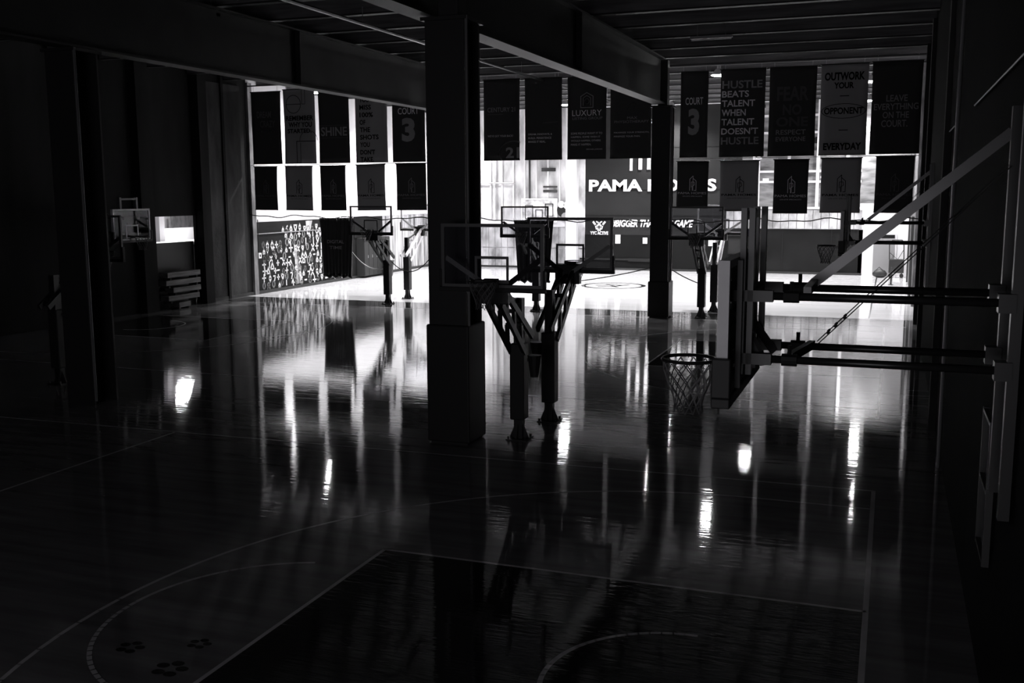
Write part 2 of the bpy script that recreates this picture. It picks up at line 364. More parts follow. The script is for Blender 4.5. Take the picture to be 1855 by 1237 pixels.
# right wall -------------------------------------------------------
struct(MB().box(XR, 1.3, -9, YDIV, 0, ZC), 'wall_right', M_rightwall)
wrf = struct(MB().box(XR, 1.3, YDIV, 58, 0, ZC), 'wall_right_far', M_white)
for y in (42.5, 47.5, 52.5): MB().box(XR-.1, XR, y, y+.35, 0, 9.5).build('pilaster', M_conc, wrf)
for y in (20.5, 31.5, 36.8): struct(MB().box(XR-.12, XR, y, y+.4, 0, 9.2), 'pilaster', M_concd)
MB().tube([(XR-.1, 54, 0), (XR-.1, 54, 6)], .06).build('drain_pipe', M_black, wrf)
MB().tube([(XR-.12, 46, 0), (XR-.12, 46, 3.4)], .06).build('drain_pipe', M_black, wrf)
# ceiling ----------------------------------------------------------
ce = struct(MB().box(-31, 1.3, -9, 58, ZC, ZC+.2), 'ceiling', M_deck)
y = 3.4; js = None
while y < 57:
    j = MB().box(XL, XR-.02, y, y+.14, 9.2, 9.62).build('joist', M_timber, ce); MB().box(XL, XR-.02, y-.05, y+.19, 9.16, 9.2).build('joist_flange', M_steelbeam, ce)
    y += 2.4
x = XL+.8
while x < XR: MB().box(x, x+.09, -3, 57.4, 9.62, ZC).build('purlin', M_timber, ce); x += 1.22

def i_beam(name, x, y0, y1, zb, zt, label):
    t = empty(name, (x, y0, zb)); L = y1-y0; H = zt-zb; tag(t, label, 'beam')
    MB().box(-.05, .05, 0, L, .04, H-.04).build('web', M_steelbeam, t)
    MB().box(-.22, .22, 0, L, 0, .045).build('bottom_flange', M_steelbeam, t)
    MB().box(-.22, .22, 0, L, H-.045, H).build('top_flange', M_steelbeam, t)
    k = 5
    while k < L-1:
        for s in (-1, 1): MB().box(min(s*.05, s*.2), max(s*.05, s*.2), k, k+.02, .05, H-.05).build('stiffener', M_steelbeam, t)
        k += 11.3
    return t
i_beam('roof_beam', -7.75, -2, 35.7, 7.48, 9.0, 'deep dark steel beam running down to the far column in mid frame')
i_beam('roof_beam', -15.95, -2, 35.7, 7.45, 9.0, 'deep dark steel beam crossing above the left banners towards the middle column')
def column(x, y, wd, label, pad=None, top=7.45):
    t = empty('steel_column', (x, y, 0)); tag(t, label, 'column')
    h = wd/2
    MB().box(-h, h, -h, -h+.05, 0, top).box(-h, h, h-.05, h, 0, top).box(-.05, .05, -h+.05, h-.05, 0, top).build('shaft', M_col, t)
    MB().box(-h*.5, h*.5, -h*.5, h*.5, top, 9.0).build('upper_post', M_col, t)
    MB().box(-h-.06, h+.06, -h-.06, h+.06, top-.06, top).build('cap_plate', M_col, t)
    if pad: MB().box(-h-.05, h+.05, -h-.05, h+.05, .03, pad).build('safety_pad', M_pad, t, bevel=.03)
    MB().tube([(h+.05, -h, pad or 0.1), (h+.05, -h, top)], .03).build('conduit', M_steel, t)
    return t
column(-7.31, 16.85, .72, 'thick dark steel column in the middle of the near court edge', 2.16)
column(-7.71, 36.3, .66, 'dark steel column right of the large wall lettering', 1.3)
column(-16.2, 17.4, .72, 'dark steel column near the left edge of the photo')
column(-15.95, 36.3, .66, 'dark steel column hidden behind the middle column', 1.3)

# ================================================================== LAMPS
hl = None
for i, (x, y) in enumerate(LAMPS):
    if hl is None:
        hl = empty('high_bay_lamp', (x, y, LAMP_Z))
        MB().cone((0, 0), .32, .12, .0, .24, 18).build('reflector', M_house, hl); MB().cone((0, 0), .08, .08, .22, .36, 12).build('driver_box', M_house, hl)
        MB().tube([(0, 0, .36), (0, 0, .95)], .015, 6).build('hanging_rod', M_chain, hl)
        mb = MB().tube([(0, 0, .0), (0, 0, -.03), (0, 0, -.055)], [.30, .25, .10], 18).build('lens', M_lamp, hl)
        t = hl
    else: t = copy_tree(hl); t.location = (x, y, LAMP_Z)
    where = ('by the left wall' if x < -23 else 'left of the middle' if x < -13 else 'over the middle' if x < -8 else 'right of the middle' if x < -4 else 'by the right wall')
    depth = ('first row behind the banners' if y < 44 else 'second row' if y < 49.5 else 'third row' if y < 54 else 'close to the back wall')
    tag(t, 'lit high bay lamp, %s, %s' % (where, depth), 'lamp', 'high bay lamps over the far court')
    area('high_bay_light', (x, y, LAMP_Z-.07), .56, LAMP_W, spread=128)

# ================================================================== BANNERS
def banner(xl, xr, zt, zb, grey, items, label, group, lean=0.0, lines=()):
    W = xr-xl; H = zt-zb; t = empty('banner', ((xl+xr)/2, YDIV, zt)); tag(t, label, 'banner', group); t.rotation_euler.y = lean
    nx, nz = 8, 14; mb = MB(); ph = random.uniform(0, 6)
    for k in range(nz+1):
        for i in range(nx+1):
            u = i/nx; v = k/nz; yy = .012*math.sin(u*9+ph)*v+.01*math.sin(v*5+ph)
            mb.v.append(((u-.5)*W*(1-.015*math.sin(v*3.1)), yy, -v*H))
    for k in range(nz):
        for i in range(nx): a = k*(nx+1)+i; mb.f.append((a, a+nx+1, a+nx+2, a+1))
    cl = mb.build('cloth', M_clothg if grey else M_cloth, t, smooth=True)
    sol = cl.modifiers.new('s', 'SOLIDIFY'); sol.thickness = .006
    MB().tube([(-W/2-.03, 0, .0), (W/2+.03, 0, .0)], .02, 8).build('top_rod', M_hoopdark, t)
    MB().tube([(-W/2, 0, -H), (W/2, 0, -H)], .014, 6).build('bottom_rod', M_hoopdark, t)
    for s in (-1, 1): MB().tube([(s*W*.4, 0, .0), (s*W*.4, 0, .22 if zt > 6 else .1)], .006, 4).build('hanger', M_chain, t)
    for it in items:
        s_, u0, u1, v0, v1, m = it[:6]; b = it[6] if len(it) > 6 else 0.0
        text(s_, (u1-u0)*W, (v1-v0)*H, m, t, ((u0+u1-1)/2*W, -.032, -(v0+v1)/2*H), b)
    for pts, th, m, closed in lines:
        mb = MB(); ribbon(mb, [((p[0]-.5)*W, -p[1]*H) for p in pts], th, -.032, closed); mb.build('emblem', m, t)
    return t
def ell(cx, cy, rx, ry, a0=0, a1=360, n=28): return [(cx+rx*math.cos(math.radians(a0+(a1-a0)*i/n)), cy+ry*math.sin(math.radians(a0+(a1-a0)*i/n))) for i in range(n+1)]
G1 = 'large hanging banners of the upper row'; G2 = 'small hanging banners of the lower row'
w_, g_, d_, b_ = M_lett, M_lettm, M_lettd, M_lettb
ZT, ZB = 8.83, 5.73
banner(-26.22, -24.74, 8.78, 5.73, False, [('DREAM', .2, .68, .27, .36, d_, .02), ('CRAZY', .3, .8, .40, .49, d_, .0)],
       'tall black banner reading DREAM with a curved swipe, leftmost of the upper row', G1, -.0, [(ell(.5, .56, .18, .03, 200, 350), .03, g_, False)])
banner(-24.6, -23.06, ZT, ZB, True, [('REMEMBER', .08, .95, .355, .42, b_, .03), ('WHY YOU', .16, .9, .44, .51, b_, .03), ('STARTED.', .12, .88, .53, .59, b_, .03)],
       'tall grey banner reading REMEMBER WHY YOU STARTED with a court drawing', G1, .0,
       [(ell(.33, .20, .23, .12), .025, b_, True), ([(.1, .2), (.56, .2)], .025, b_, False), ([(.6, .0), (.6, .2), (.7, .2), (.7, .0)], .02, b_, False), ([(.4, 1), (.4, .7), (1, .7)], .03, b_, False), ([(.52, 1), (.52, .72)], .02, b_, False), (ell(.78, .69, .28, .13, 180, 360), .02, b_, False)])
banner(-22.9, -21.44, ZT, ZB, False, [('SHINE', .08, .93, .52, .64, g_, .02)],
       'tall black banner reading SHINE in outlined capitals', G1, .0, [([(.04, .5), (.97, .5)], .012, d_, False), ([(.04, .665), (.97, .665)], .012, d_, False)])
banner(-21.16, -19.66, ZT, ZB, True, [(s_, .15, .15+wd, .145+i*.098, .21+i*.098, b_, .03) for i, (s_, wd) in enumerate([('YOU', .3), ('MISS', .36), ('100%', .42), ('OF', .18), ('THE', .32), ('SHOTS', .58), ('YOU', .3), ("DON'T", .46), ('TAKE.', .42)])][0:9],
       'tall grey banner reading YOU MISS 100% OF THE SHOTS YOU DON\'T TAKE', G1)
def court3(xl, xr, lab): return banner(xl, xr, ZT, ZB, False, [('COURT', .19, .82, .30, .385, w_, .012), ('3', .3, .7, .43, .74, g_, .05)], lab, G1)
court3(-19.45, -17.95, 'tall black COURT 3 banner among the left banners, below the beam')
banner(-17.4, -15.66, ZT, ZB, False, [('rce', .76, .91, .375, .42, w_), ('TS', .78, .86, .68, .70, w_), ('R.', .76, .82, .725, .745, w_)],
       'tall black banner mostly hidden behind the middle column', G1)
banner(-15.4, -13.87, ZT+.03, ZB, False, [('CENTURY 21', .12, .88, .345, .40, g_), ("WE'VE GOT YOUR BACK!", .12, .82, .685, .71, w_), ('21', .62, .99, .84, .975, g_, .03)],
       'tall black banner reading CENTURY 21 with a large ringed number at its foot', G1, .0, [(ell(.84, .915, .40, .15, 150, 295), .05, g_, False), ([(.12, .43), (.55, .43)], .015, d_, False)])
banner(-13.66, -12.13, ZT+.02, ZB, False, [('DREAM, INNOVATE, &', .1, .74, .675, .70, w_, .01), ('BUILD. PERSISTENCE', .1, .72, .72, .745, w_, .01), ('MAKES IT REAL.', .1, .57, .765, .79, w_, .01)],
       'tall black banner reading DREAM, INNOVATE, & BUILD', G1, .0, [([(.5, .55), (.88, .54)], .012, d_, False)])
banner(-11.92, -10.36, ZT, ZB, False, [('LUXURY', .13, .88, .405, .475, w_, .0), ('LISTING GROUP', .14, .9, .49, .52, g_), ('SOME PEOPLE WANT IT TO', .1, .9, .675, .70, w_), ('HAPPEN, SOME WISH IT', .1, .85, .72, .745, w_), ('WOULD HAPPEN, OTHERS', .1, .86, .765, .79, w_), ('MAKE IT HAPPEN.', .1, .62, .81, .835, w_), ('MICHAEL JORDAN', .5, .9, .875, .893, w_)],
       'tall black banner with a house outline above the word LUXURY', G1, .0,
       [([(.35, .375), (.35, .24), (.5, .195), (.66, .24), (.66, .375)], .03, g_, True), ([(.41, .35), (.41, .26), (.5, .23), (.6, .26), (.6, .35)], .022, g_, False), (ell(.505, .30, .055, .03), .02, g_, True)])
banner(-10.22, -8.62, ZT, ZB, False, [('MAX', .42, .66, .50, .53, g_), ('PHYSIOTHERAPY', .11, .94, .545, .575, g_), ('MAXIMIZE YOUR STRENGTH,', .1, .95, .68, .70, w_), ('MINIMIZE YOUR PAIN.', .1, .74, .725, .745, w_)],
       'tall black banner reading MAX PHYSIOTHERAPY, left of the far column', G1, .0, [([(.42, .42), (.5, .34), (.62, .34), (.58, .42)], .02, M_dark, False)])
court3(-7.30, -6.27, 'tall black COURT 3 banner right of the far column').location.x = -7.03
banner(-6.08, -4.47, ZT+.02, ZB, False, [('HUSTLE', .04, .93, .13, .22, g_, .02)]+[(s_, .04, .04+wd, .245+i*.106, .32+i*.106, M_lett, .02) for i, (s_, wd) in enumerate([('BEATS', .6), ('TALENT', .74), ('WHEN', .54), ('TALENT', .73), ("DOESN'T", .82)])]+[('HUSTLE', .04, .88, .775, .86, g_, .02)],
       'tall black banner reading HUSTLE BEATS TALENT WHEN TALENT DOESN\'T HUSTLE', G1)
banner(-4.34, -2.70, ZT+.02, ZB, False, [('FEAR', .17, .84, .22, .38, M_lettf, .03), ('NO', .3, .7, .42, .54, M_lettf, .03), ('ONE', .17, .84, .56, .67, M_lettf, .03), ('RESPECT', .17, .8, .705, .76, g_, .01), ('EVERYONE', .17, .8, .785, .835, g_, .01)],
       'tall black banner reading RESPECT EVERYONE in dim capitals', G1)
banner(-2.57, -0.97, ZT+.04, ZB, True, [('OUTWORK', .08, .92, .09, .18, b_, .04), ('YOUR', .28, .70, .20, .27, b_, .04), ('OPPONENT', .09, .91, .475, .55, b_, .03), ('EVERYDAY', .1, .9, .865, .945, b_, .04)],
       'tall grey banner reading OUTWORK YOUR OPPONENT EVERYDAY with a ringed word', G1, .0,
       [(ell(.5, .515, .46, .08), .02, b_, True), ([(.42, .35), (.6, .35)], .03, b_, False), ([(.42, .725), (.6, .725)], .03, b_, False)])
banner(-0.86, 0.78, ZT+.06, ZB+.02, False, [('LEAVE', .30, .72, .365, .435, g_, .01), ('EVERYTHING', .06, .94, .455, .525, g_, .01), ('ON THE', .24, .76, .545, .615, g_, .01), ('COURT.', .22, .74, .635, .71, g_, .01)],
       'tall black banner reading LEAVE EVERYTHING ON THE COURT, rightmost of the upper row', G1)
def small(xl, xr, zt, zb, grey, label, br):
    a = (b_ if grey else (w_ if br > 1 else g_)); f = d_ if not grey and br == 0 else a
    # outlined house emblem of nested strokes, company name and strapline
    E = [([(.42, .62), (.42, .38), (.52, .31), (.52, .62)], .022, f, False), ([(.52, .36), (.62, .42), (.62, .62), (.56, .62)], .022, f, False), ([(.47, .55), (.47, .44), (.56, .44), (.57, .50), (.50, .53), (.50, .62)], .018, f, False)]
    return banner(xl, xr, zt, zb, grey, [('PAMA HOMES', .05, .95, .655, .70, f, .02 if grey else 0), ('ON-SITE SPECIALISTS', .2, .82, .735, .755, f)], label, G2, random.uniform(-.012, .012), E)
for xl, xr, zt, zb, gr, br, lab in [
    (-26.19, -25.03, 5.62, 3.76, 0, 0, 'small black banner with a dim house emblem, leftmost of the lower row'),
    (-24.62, -23.28, 5.62, 3.75, 1, 0, 'small grey house-emblem banner hanging below the REMEMBER banner'),
    (-22.9, -21.68, 5.62, 3.75, 0, 1, 'small black house-emblem banner hanging below the SHINE banner'),
    (-21.17, -19.83, 5.64, 3.76, 1, 0, 'small grey house-emblem banner hanging below the MISS 100% banner'),
    (-19.31, -17.95, 5.66, 3.77, 0, 1, 'small black house-emblem banner left of the middle column, below a COURT 3 banner'),
    (-7.62, -6.44, 5.58, 3.86, 0, 2, 'small black house-emblem banner beside the far column, below the right COURT 3 banner'),
    (-6.02, -4.62, 5.58, 3.76, 1, 0, 'small grey house-emblem banner hanging below the HUSTLE banner'),
    (-4.09, -2.87, 5.60, 3.68, 0, 2, 'small black house-emblem banner hanging below the RESPECT EVERYONE banner'),
    (-2.45, -1.08, 5.63, 3.71, 1, 0, 'small grey house-emblem banner hanging below the OUTWORK banner'),
    (-0.61, 0.66, 5.66, 3.71, 0, 0, 'small black house-emblem banner, rightmost of the lower row')]:
    small(xl, xr, zt, zb, bool(gr), lab, br)
# bars and cables that carry the banners and the divider
t = tag(empty('banner_rail', (XL, YDIV, 0)), 'thin steel rail above the upper row of banners', 'rail')
MB().box(.05, XR-XL-.05, -.02, .02, 9.02, 9.07).build('upper_rail', M_steel, t)
for x0, x1, lab in ((.05, 8.6, 'thin steel rail above the left small banners'), (18.7, XR-XL-.05, 'thin steel rail above the right small banners')):
    o = MB().tube([(XL+x0, YDIV+.06, 5.68), (XL+x1, YDIV+.06, 5.68)], .012, 6).build('banner_rail', M_chain); tag(o, lab, 'rail')
pts = []
for i in range(120):
    x = XL+i*(XR-XL)/119; pts.append((x, YDIV, 3.50-.12*math.sin((x+26)/27*3)+.05*math.sin(x*2.3)+.03*math.sin(x*5.1)))
cb = MB().tube(pts, .022, 6).build('divider_cable', M_rope); tag(cb, 'black wavy cable strung across the hall below the banners', 'cable')

# ================================================================== WALL SIGNS
s = text('PAMA HOMES', 7.3, .68, M_bwhite, None, (-12.82, YB-.05, 4.82), .035, name='wall_lettering'); tag(s, 'large white PAMA HOMES letters on the grey back wall', 'sign')
t = empty('wall_emblem', (-13.1, YB-.04, 5.7)); tag(t, 'two tall white bars of an emblem above the large white letters', 'sign')
for x in (-.47, .02, .5): MB().box(x, x+.2, -.02, .0, 0, 1.5).build('bar', M_bwhite, t)
mb = MB(); ribbon(mb, [(-.9, 0), (-.9, 1.9), (.2, 2.7), (1.1, 1.9), (1.1, 0)], .16); mb.build('outline', M_bwhite, t)
s = text('#BIGGER THAN THE GAME', 4.75, .46, M_bwhite, None, (-12.77, YB-.05, 2.66), .03, name='wall_lettering', shear=.3); tag(s, 'slanted white slogan #BIGGER THAN THE GAME on the back wall', 'sign')
s = text('YYC ACTIVE', 1.08, .2, M_bwhite, None, (-15.84, YB-.05, 2.11), .04, name='wall_lettering'); tag(s, 'small white YYC ACTIVE letters under a winged emblem', 'sign')
mb = MB()
for sx in (-1, 1):
    ribbon(mb, [(sx*.05, .0), (sx*.1, .2), (sx*.02, .42)], .09); ribbon(mb, [(sx*.14, .1), (sx*.2, .3), (sx*.34, .48)], .11); ribbon(mb, [(sx*.05, .45), (sx*.16, .5)], .07)
s = mb.build('winged_emblem', M_bwhite, None, (-15.85, YB-.05, 2.26)); tag(s, 'white winged emblem above the YYC ACTIVE letters', 'sign')
for x, z, a, h, lab in ((-14.73, 1.77, .3, .5, 'white paper notice on the dark wall, left of the pair'), (-13.14, 1.70, .26, .34, 'white paper notice on the dark wall beside the far column'), (-9.4, 1.7, .28, .5, 'pale paper notice on the dark wall right of the far column')):
    t = tag(empty('paper_notice', (x, YB-.03, z)), lab, 'notice'); MB().box(-a/2, a/2, -.012, .0, -h/2, h/2).build('sheet', M_bwhite, t); MB().box(-a*.34, a*.34, -.02, -.012, -h*.36, h*.3).build('picture', M_paper, t)
t = tag(empty('picture_board', (-8.1, YB-.04, 1.05)), 'grey picture board on the dark back wall under the banners', 'board')
MB().box(-.35, .35, -.04, 0, 0, .85).build('panel', M_sign, t); MB().frame(-.38, .38, -.03, .88, .04, -.06, 0).build('frame', M_wains, t)
t = tag(empty('mural_board', (-19.15, YB-.12, 2.75)), 'wide pale board covered in pictures on the white back wall', 'board')
MB().box(-1.38, .75, -.03, 0, 0, 1.3).build('panel', M_poster, t); MB().frame(-1.42, .79, -.04, 1.34, .05, -.05, 0).build('frame', M_bwhite, t)
for x, z, a, h in ((-1.2, .15, .5, .8), (-.55, .2, .45, .5), (.05, .3, .5, .75)): MB().frame(x, x+a, z, z+h, .04, -.06, -.03).build('picture', M_concd, t)
t = tag(empty('round_mural', (-17.95, YB-.12, 3.4)), 'round blotchy grey mural beside the white pilaster', 'board')
MB().tube([(0, 0, 0), (0, -.06, 0)], .42, 20).build('disc', M_sign, t)
for x, z, r in ((-.15, .35, .2), (.2, .3, .22), (.1, -.35, .24)): MB().tube([(x, -.06, z), (x, -.08, z)], r, 12).build('blob', M_bwhite if z > 0 else M_door, t)
# painted symbols mural on the left wall
def glyph(mb, cy, cz, s, k):
    th = .07
    def rb(pts, closed=False):
        tmp = MB(); ribbon(tmp, pts, th, 0, closed); b = len(mb.v)
        mb.v += [(XL+.038, v[0], v[2]) for v in tmp.v]; mb.f += [tuple(b+i for i in f)[::-1] for f in tmp.f]
    if k == 0: rb(ell(cy, cz, s*.55, s*.8, n=12), True)
    elif k == 1: rb([(cy-s*.6, cz-s*.8), (cy+s*.6, cz+s*.8)]); rb([(cy+s*.6, cz-s*.8), (cy-s*.6, cz+s*.8)])
    elif k == 2: rb([(cy-s*.7, cz), (cy+s*.7, cz)]); rb([(cy, cz-s*.9), (cy, cz+s*.9)])
    elif k == 3: rb([(cy-s*.65, cz-s*.7), (cy+s*.65, cz-s*.7), (cy, cz+s*.8)], True)
    elif k == 4: rb([(cy, cz-s), (cy+s*.5, cz), (cy, cz+s), (cy-s*.5, cz)], True)
    elif k == 5: rb(ell(cy, cz-s*.45, s*.45, s*.5, n=10), True); rb(ell(cy, cz+s*.5, s*.4, s*.45, n=10), True)
    elif k == 6: rb(ell(cy, cz-s*.35, s*.45, s*.5, n=10), True); rb([(cy-s*.4, cz-s*.2), (cy-s*.2, cz+s*.6), (cy+s*.25, cz+s)])
    elif k == 7: rb([(cy-s*.5, cz+s*.8), (cy+s*.5, cz+s*.8), (cy-s*.1, cz-s*.8)])
    elif k == 8: rb([(cy-s*.65, cz+s*.7), (cy+s*.65, cz+s*.7), (cy, cz-s*.8)], True)
    elif k == 9: rb([(cy, cz-s*.9), (cy, cz+s*.9)])
    elif k == 10: rb([(cy-s*.5, cz), (cy+s*.5, cz)])
    elif k == 11: rb([(cy+s*.2, cz-s*.9), (cy+s*.2, cz+s*.9), (cy-s*.5, cz-s*.1), (cy+s*.6, cz-s*.1)])
mb = MB(); rg = random.Random(3)
z = .32
while z < 3.1:
    y = 39.35 if .3 < z < 2.3 else 41.0 if z > 2.55 else 39.5
    while y < 46.9:
        if not (z > 2.45 and y < 41): glyph(mb, y+rg.uniform(-.08, .08), z+rg.uniform(-.07, .07), rg.uniform(.12, .21), rg.choice([0, 0, 1, 2, 2, 3, 3, 4, 5, 6, 7, 8, 9, 10, 11, 0, 3]))
        y += rg.uniform(.32, .44)
    z += .31
for (yy, zz, r) in ((39.3, .95, .0),): pass
mural = mb.build('painted_symbols', M_white, wains); mural['kind'] = 'stuff'
mb = MB()
for (ya, za, yb, zb_, w0, w1) in ((42.3, .2, 42.0, 2.0, .30, .1), (45.2, .25, 45.4, 1.8, .5, .25), (43.2, 2.5, 43.3, 3.15, .12, .3), (46.3, 1.0, 45.6, 2.3, .12, .3)):
    b = len(mb.v); mb.v += [(XL+.036, ya-w0, za), (XL+.036, ya+w0, za), (XL+.036, yb+w1, zb_), (XL+.036, yb-w1, zb_)]; mb.f.append((b+3, b+2, b+1, b))
mb.build('painted_splash', M_streak, wains)
# lockers on the left wall past the mural
t = tag(empty('locker_bank', (XL+.05, 47.9, .1)), 'row of dark grey lockers beyond the symbol mural', 'lockers')
MB().box(0, .45, 0, 2.95, 0, 2.0).build('body', M_locker, t)
for i in range(6):
    dd = MB().box(.45, .475, .02+i*.49, .47+i*.49, .04, 1.96).build('locker_door', M_locker, t); MB().box(.475, .49, .38+i*.49, .41+i*.49, .95, 1.1).build('latch', M_chain, dd)
struct(MB().box(XL, XL+.06, 47.7, 50.9, 2.12, 3.2), 'wall_panel_locker', M_wains)
t = tag(empty('power_box', (XL+.04, 38.95, 1.72)), 'small pale switch box on the dark left wall left of the mural', 'switch box')
MB().box(0, .1, -.1, .1, -.12, .12).build('case', M_bwhite, t); MB().box(.1, .12, -.03, .03, -.05, .05).build('switch', M_black, t); MB().tube([(.03, 0, .12), (.03, 0, 1.6)], .02, 6).build('conduit', M_black, t)
t = tag(empty('corner_bin', (-25.6, 49.9, 0)), 'dark open bin standing by the far lockers', 'bin')
MB().cone((0, 0), .22, .3, 0, .8, 14).build('body', M_black, t); MB().tube(arc(0, 0, .31, 0, 360, 16)[:-1] and [(.31*math.cos(a*.4), .31*math.sin(a*.4), .8) for a in range(16)], .02, 6, closed=True).build('rim', M_black, t)

# ================================================================== HOOPS
def net(parent, cx, cy, zt, r0=.225, r1=.13, h=.45, name='net', th=.006):
    mb = MB(); n = 12; rows = 6
    def P(i, k):
        v = k/rows; r = r0+(r1-r0)*min(1, v*1.25)+.012*math.sin(v*6); a = 2*math.pi*(i+.5*(k % 2))/n
        return (cx+r*math.cos(a), cy+r*math.sin(a), zt-h*v)
    for k in range(rows):
        for i in range(n):
            mb.tube([P(i, k), P(i if k % 2 == 0 else i+1, k+1)], th, 3, caps=False)
            mb.tube([P(i, k), P(i-1 if k % 2 == 0 else i, k+1)], th, 3, caps=False)
    return mb.build(name, M_net, parent)
def board_parts(t, sx, wall=False):
    pass
def pole_hoop(frame_m, arm_m):
    """pole at the local origin, board facing local -Y"""
    t = empty('pole_hoop', (0, 0, 0)); by = -1.33
    MB().box(-.08, .08, -.08, .08, .02, 2.6).build('pole', M_hoopdark, t)
    b = MB(); b.box(-.2, .2, -.2, .2, 0, .025)
    for k in range(8):
        a = k*math.pi/4; b.prism([(.06, .025), (.19, .025), (.06, .34)], 1, -.006, .006) if k == 0 else None
    b.prism([(-.19, .025), (-.06, .025), (-.06, .34)], 1, -.006, .006); b.prism([(.08, .025), (.19, .025), (.08, .3)], 0, -.006, .006); b.prism([(-.19, .025), (-.08, .025), (-.08, .3)], 0, -.006, .006)
    bp = b.build('base_plate', M_hoopdark, t)
    for sx in (-1, 1):
        for sy in (-1, 1): MB().cone((sx*.16, sy*.16), .022, .022, .025, .075, 6).build('anchor_bolt', M_hoopdark, bp)
    MB().box(-.135, .135, -.15, .13, .38, 1.78).build('pole_pad', M_pad, t, bevel=.02)
    for s in (-1, 1):
        MB().bar((s*.13, by+.12, 2.92), (s*.13, .36, 1.86), .06, .12).build('upper_arm', arm_m, t)
        MB().bar((s*.13, by+.10, 2.62), (s*.13, -.06, 1.62), .06, .12).build('lower_arm', arm_m, t)
    for f in (.2, .5, .8):
        r = MB(); y0 = by+.1+f*1.2; z0 = 2.92-f*.97; r.bar((-.15, y0, z0), (.15, y0, z0), .07, .07)
        for q in (-.13, .13): r.bar((q, y0, z0), (q, y0+.02, z0-.3), .06, .08)
        r.build('arm_spacer', arm_m, t)
    MB().box(-.26, .26, by+.04, by+.2, 2.62, 3.02).build('mounting_bracket', M_hoopdark, t, bevel=.015)
    for s in (-1, 1): MB().bar((s*.1, by+.22, 2.86), (s*.86, by+.06, 3.40), .06, .08).build('side_brace', arm_m, t)
    MB().bar((0, .1, 2.5), (0, by+.25, 2.8), .06, .06).build('crank_rod', M_hoopdark, t)
    # glass board with frame, pad along the bottom, painted target
    fr = MB().frame(-.915, .915, 2.90, 3.97, .055, by-.02, by+.035).build('board_frame', frame_m, t)
    MB().box(-.86, .86, by-.008, by+.004, 2.955, 3.915).build('board_glass', M_glass, fr)
    MB().frame(-.305, .305, 2.98, 3.43, .045, by-.014, by-.010).build('painted_target', frame_m, fr)
    p = MB().box(-.95, .95, by-.04, by+.05, 2.83, 2.905); p.box(-.95, -.905, by-.04, by+.05, 2.905, 3.2).box(.905, .95, by-.04, by+.05, 2.905, 3.2); p.build('edge_padding', M_pad, fr, bevel=.008)
    cy = by-.02-.15-.2285
    rim = MB().tube([(.2285*math.cos(a*math.pi/14), cy+.2285*math.sin(a*math.pi/14), 3.05) for a in range(28)], .011, 6, closed=True)
    rim.box(-.09, .09, by-.19, by-.02, 2.985, 3.045).box(-.13, .13, by-.035, by-.02, 2.9, 3.06)
    rim = rim.build('rim', M_rim, t, smooth=False)
    net(rim, 0, cy, 3.03)
    return t
ph = pole_hoop(M_steel, M_hoopdark); ph_lit = pole_hoop(M_bwhite, M_bwhite)  # second hoop is white: far lamp light painted into its frame and arms
spots = [(-6.24, 17.25, 0, 'nearest pole hoop, facing the camera, its board in front of the middle column'),
         (-6.18, 18.84, math.pi, 'pole hoop facing away, directly behind the nearest pole hoop'),
         (-19.1, 37.13, 0, 'far pole hoop facing the camera, in front of the dark hanging curtain and mural'),
         (-19.2, 39.15, math.pi, 'far pole hoop facing away, its arms pale, against the weathered boards'),
         (-12.54, 36.62, 0, 'far pole hoop facing the camera in the centre of the hall'),
         (-6.26, 36.5, 0, 'far pole hoop facing the camera, just right of the far column'),
         (-6.1, 38.25, math.pi, 'far pole hoop facing away with pale braces, right of the far column'),
         (-18.5, 18.84, math.pi, 'dim pole hoop facing away beside the left column')]
for i, (x, y, r, lab) in enumerate(spots):
    pale = 'pale' in lab
    o = ph if i == 0 else ph_lit if pale and 'braces' in lab else copy_tree(ph_lit if pale else ph)
    o.location = (x, y, 0); o.rotation_euler.z = r; tag(o, lab, 'basketball hoop', 'pole mounted hoops')
# ball buckets hanging on the nearest poles
for x, y, lab in ((-5.93, 17.2, 'black wedge shaped bucket on the nearest hoop pole'), (-6.42, 18.75, 'black flared bucket on the second hoop pole')):
    t = tag(empty('pole_bucket', (x, y, 1.18)), lab, 'bucket'); MB().tube([(0, 0, 0), (0, 0, .4)], [.07, .13], 12).build('body', M_pad, t); MB().box(-.02 if x < -6.2 else -.14, .14 if x < -6.2 else .02, -.02, .02, .28, .34).build('bracket', M_hoopdark, t)

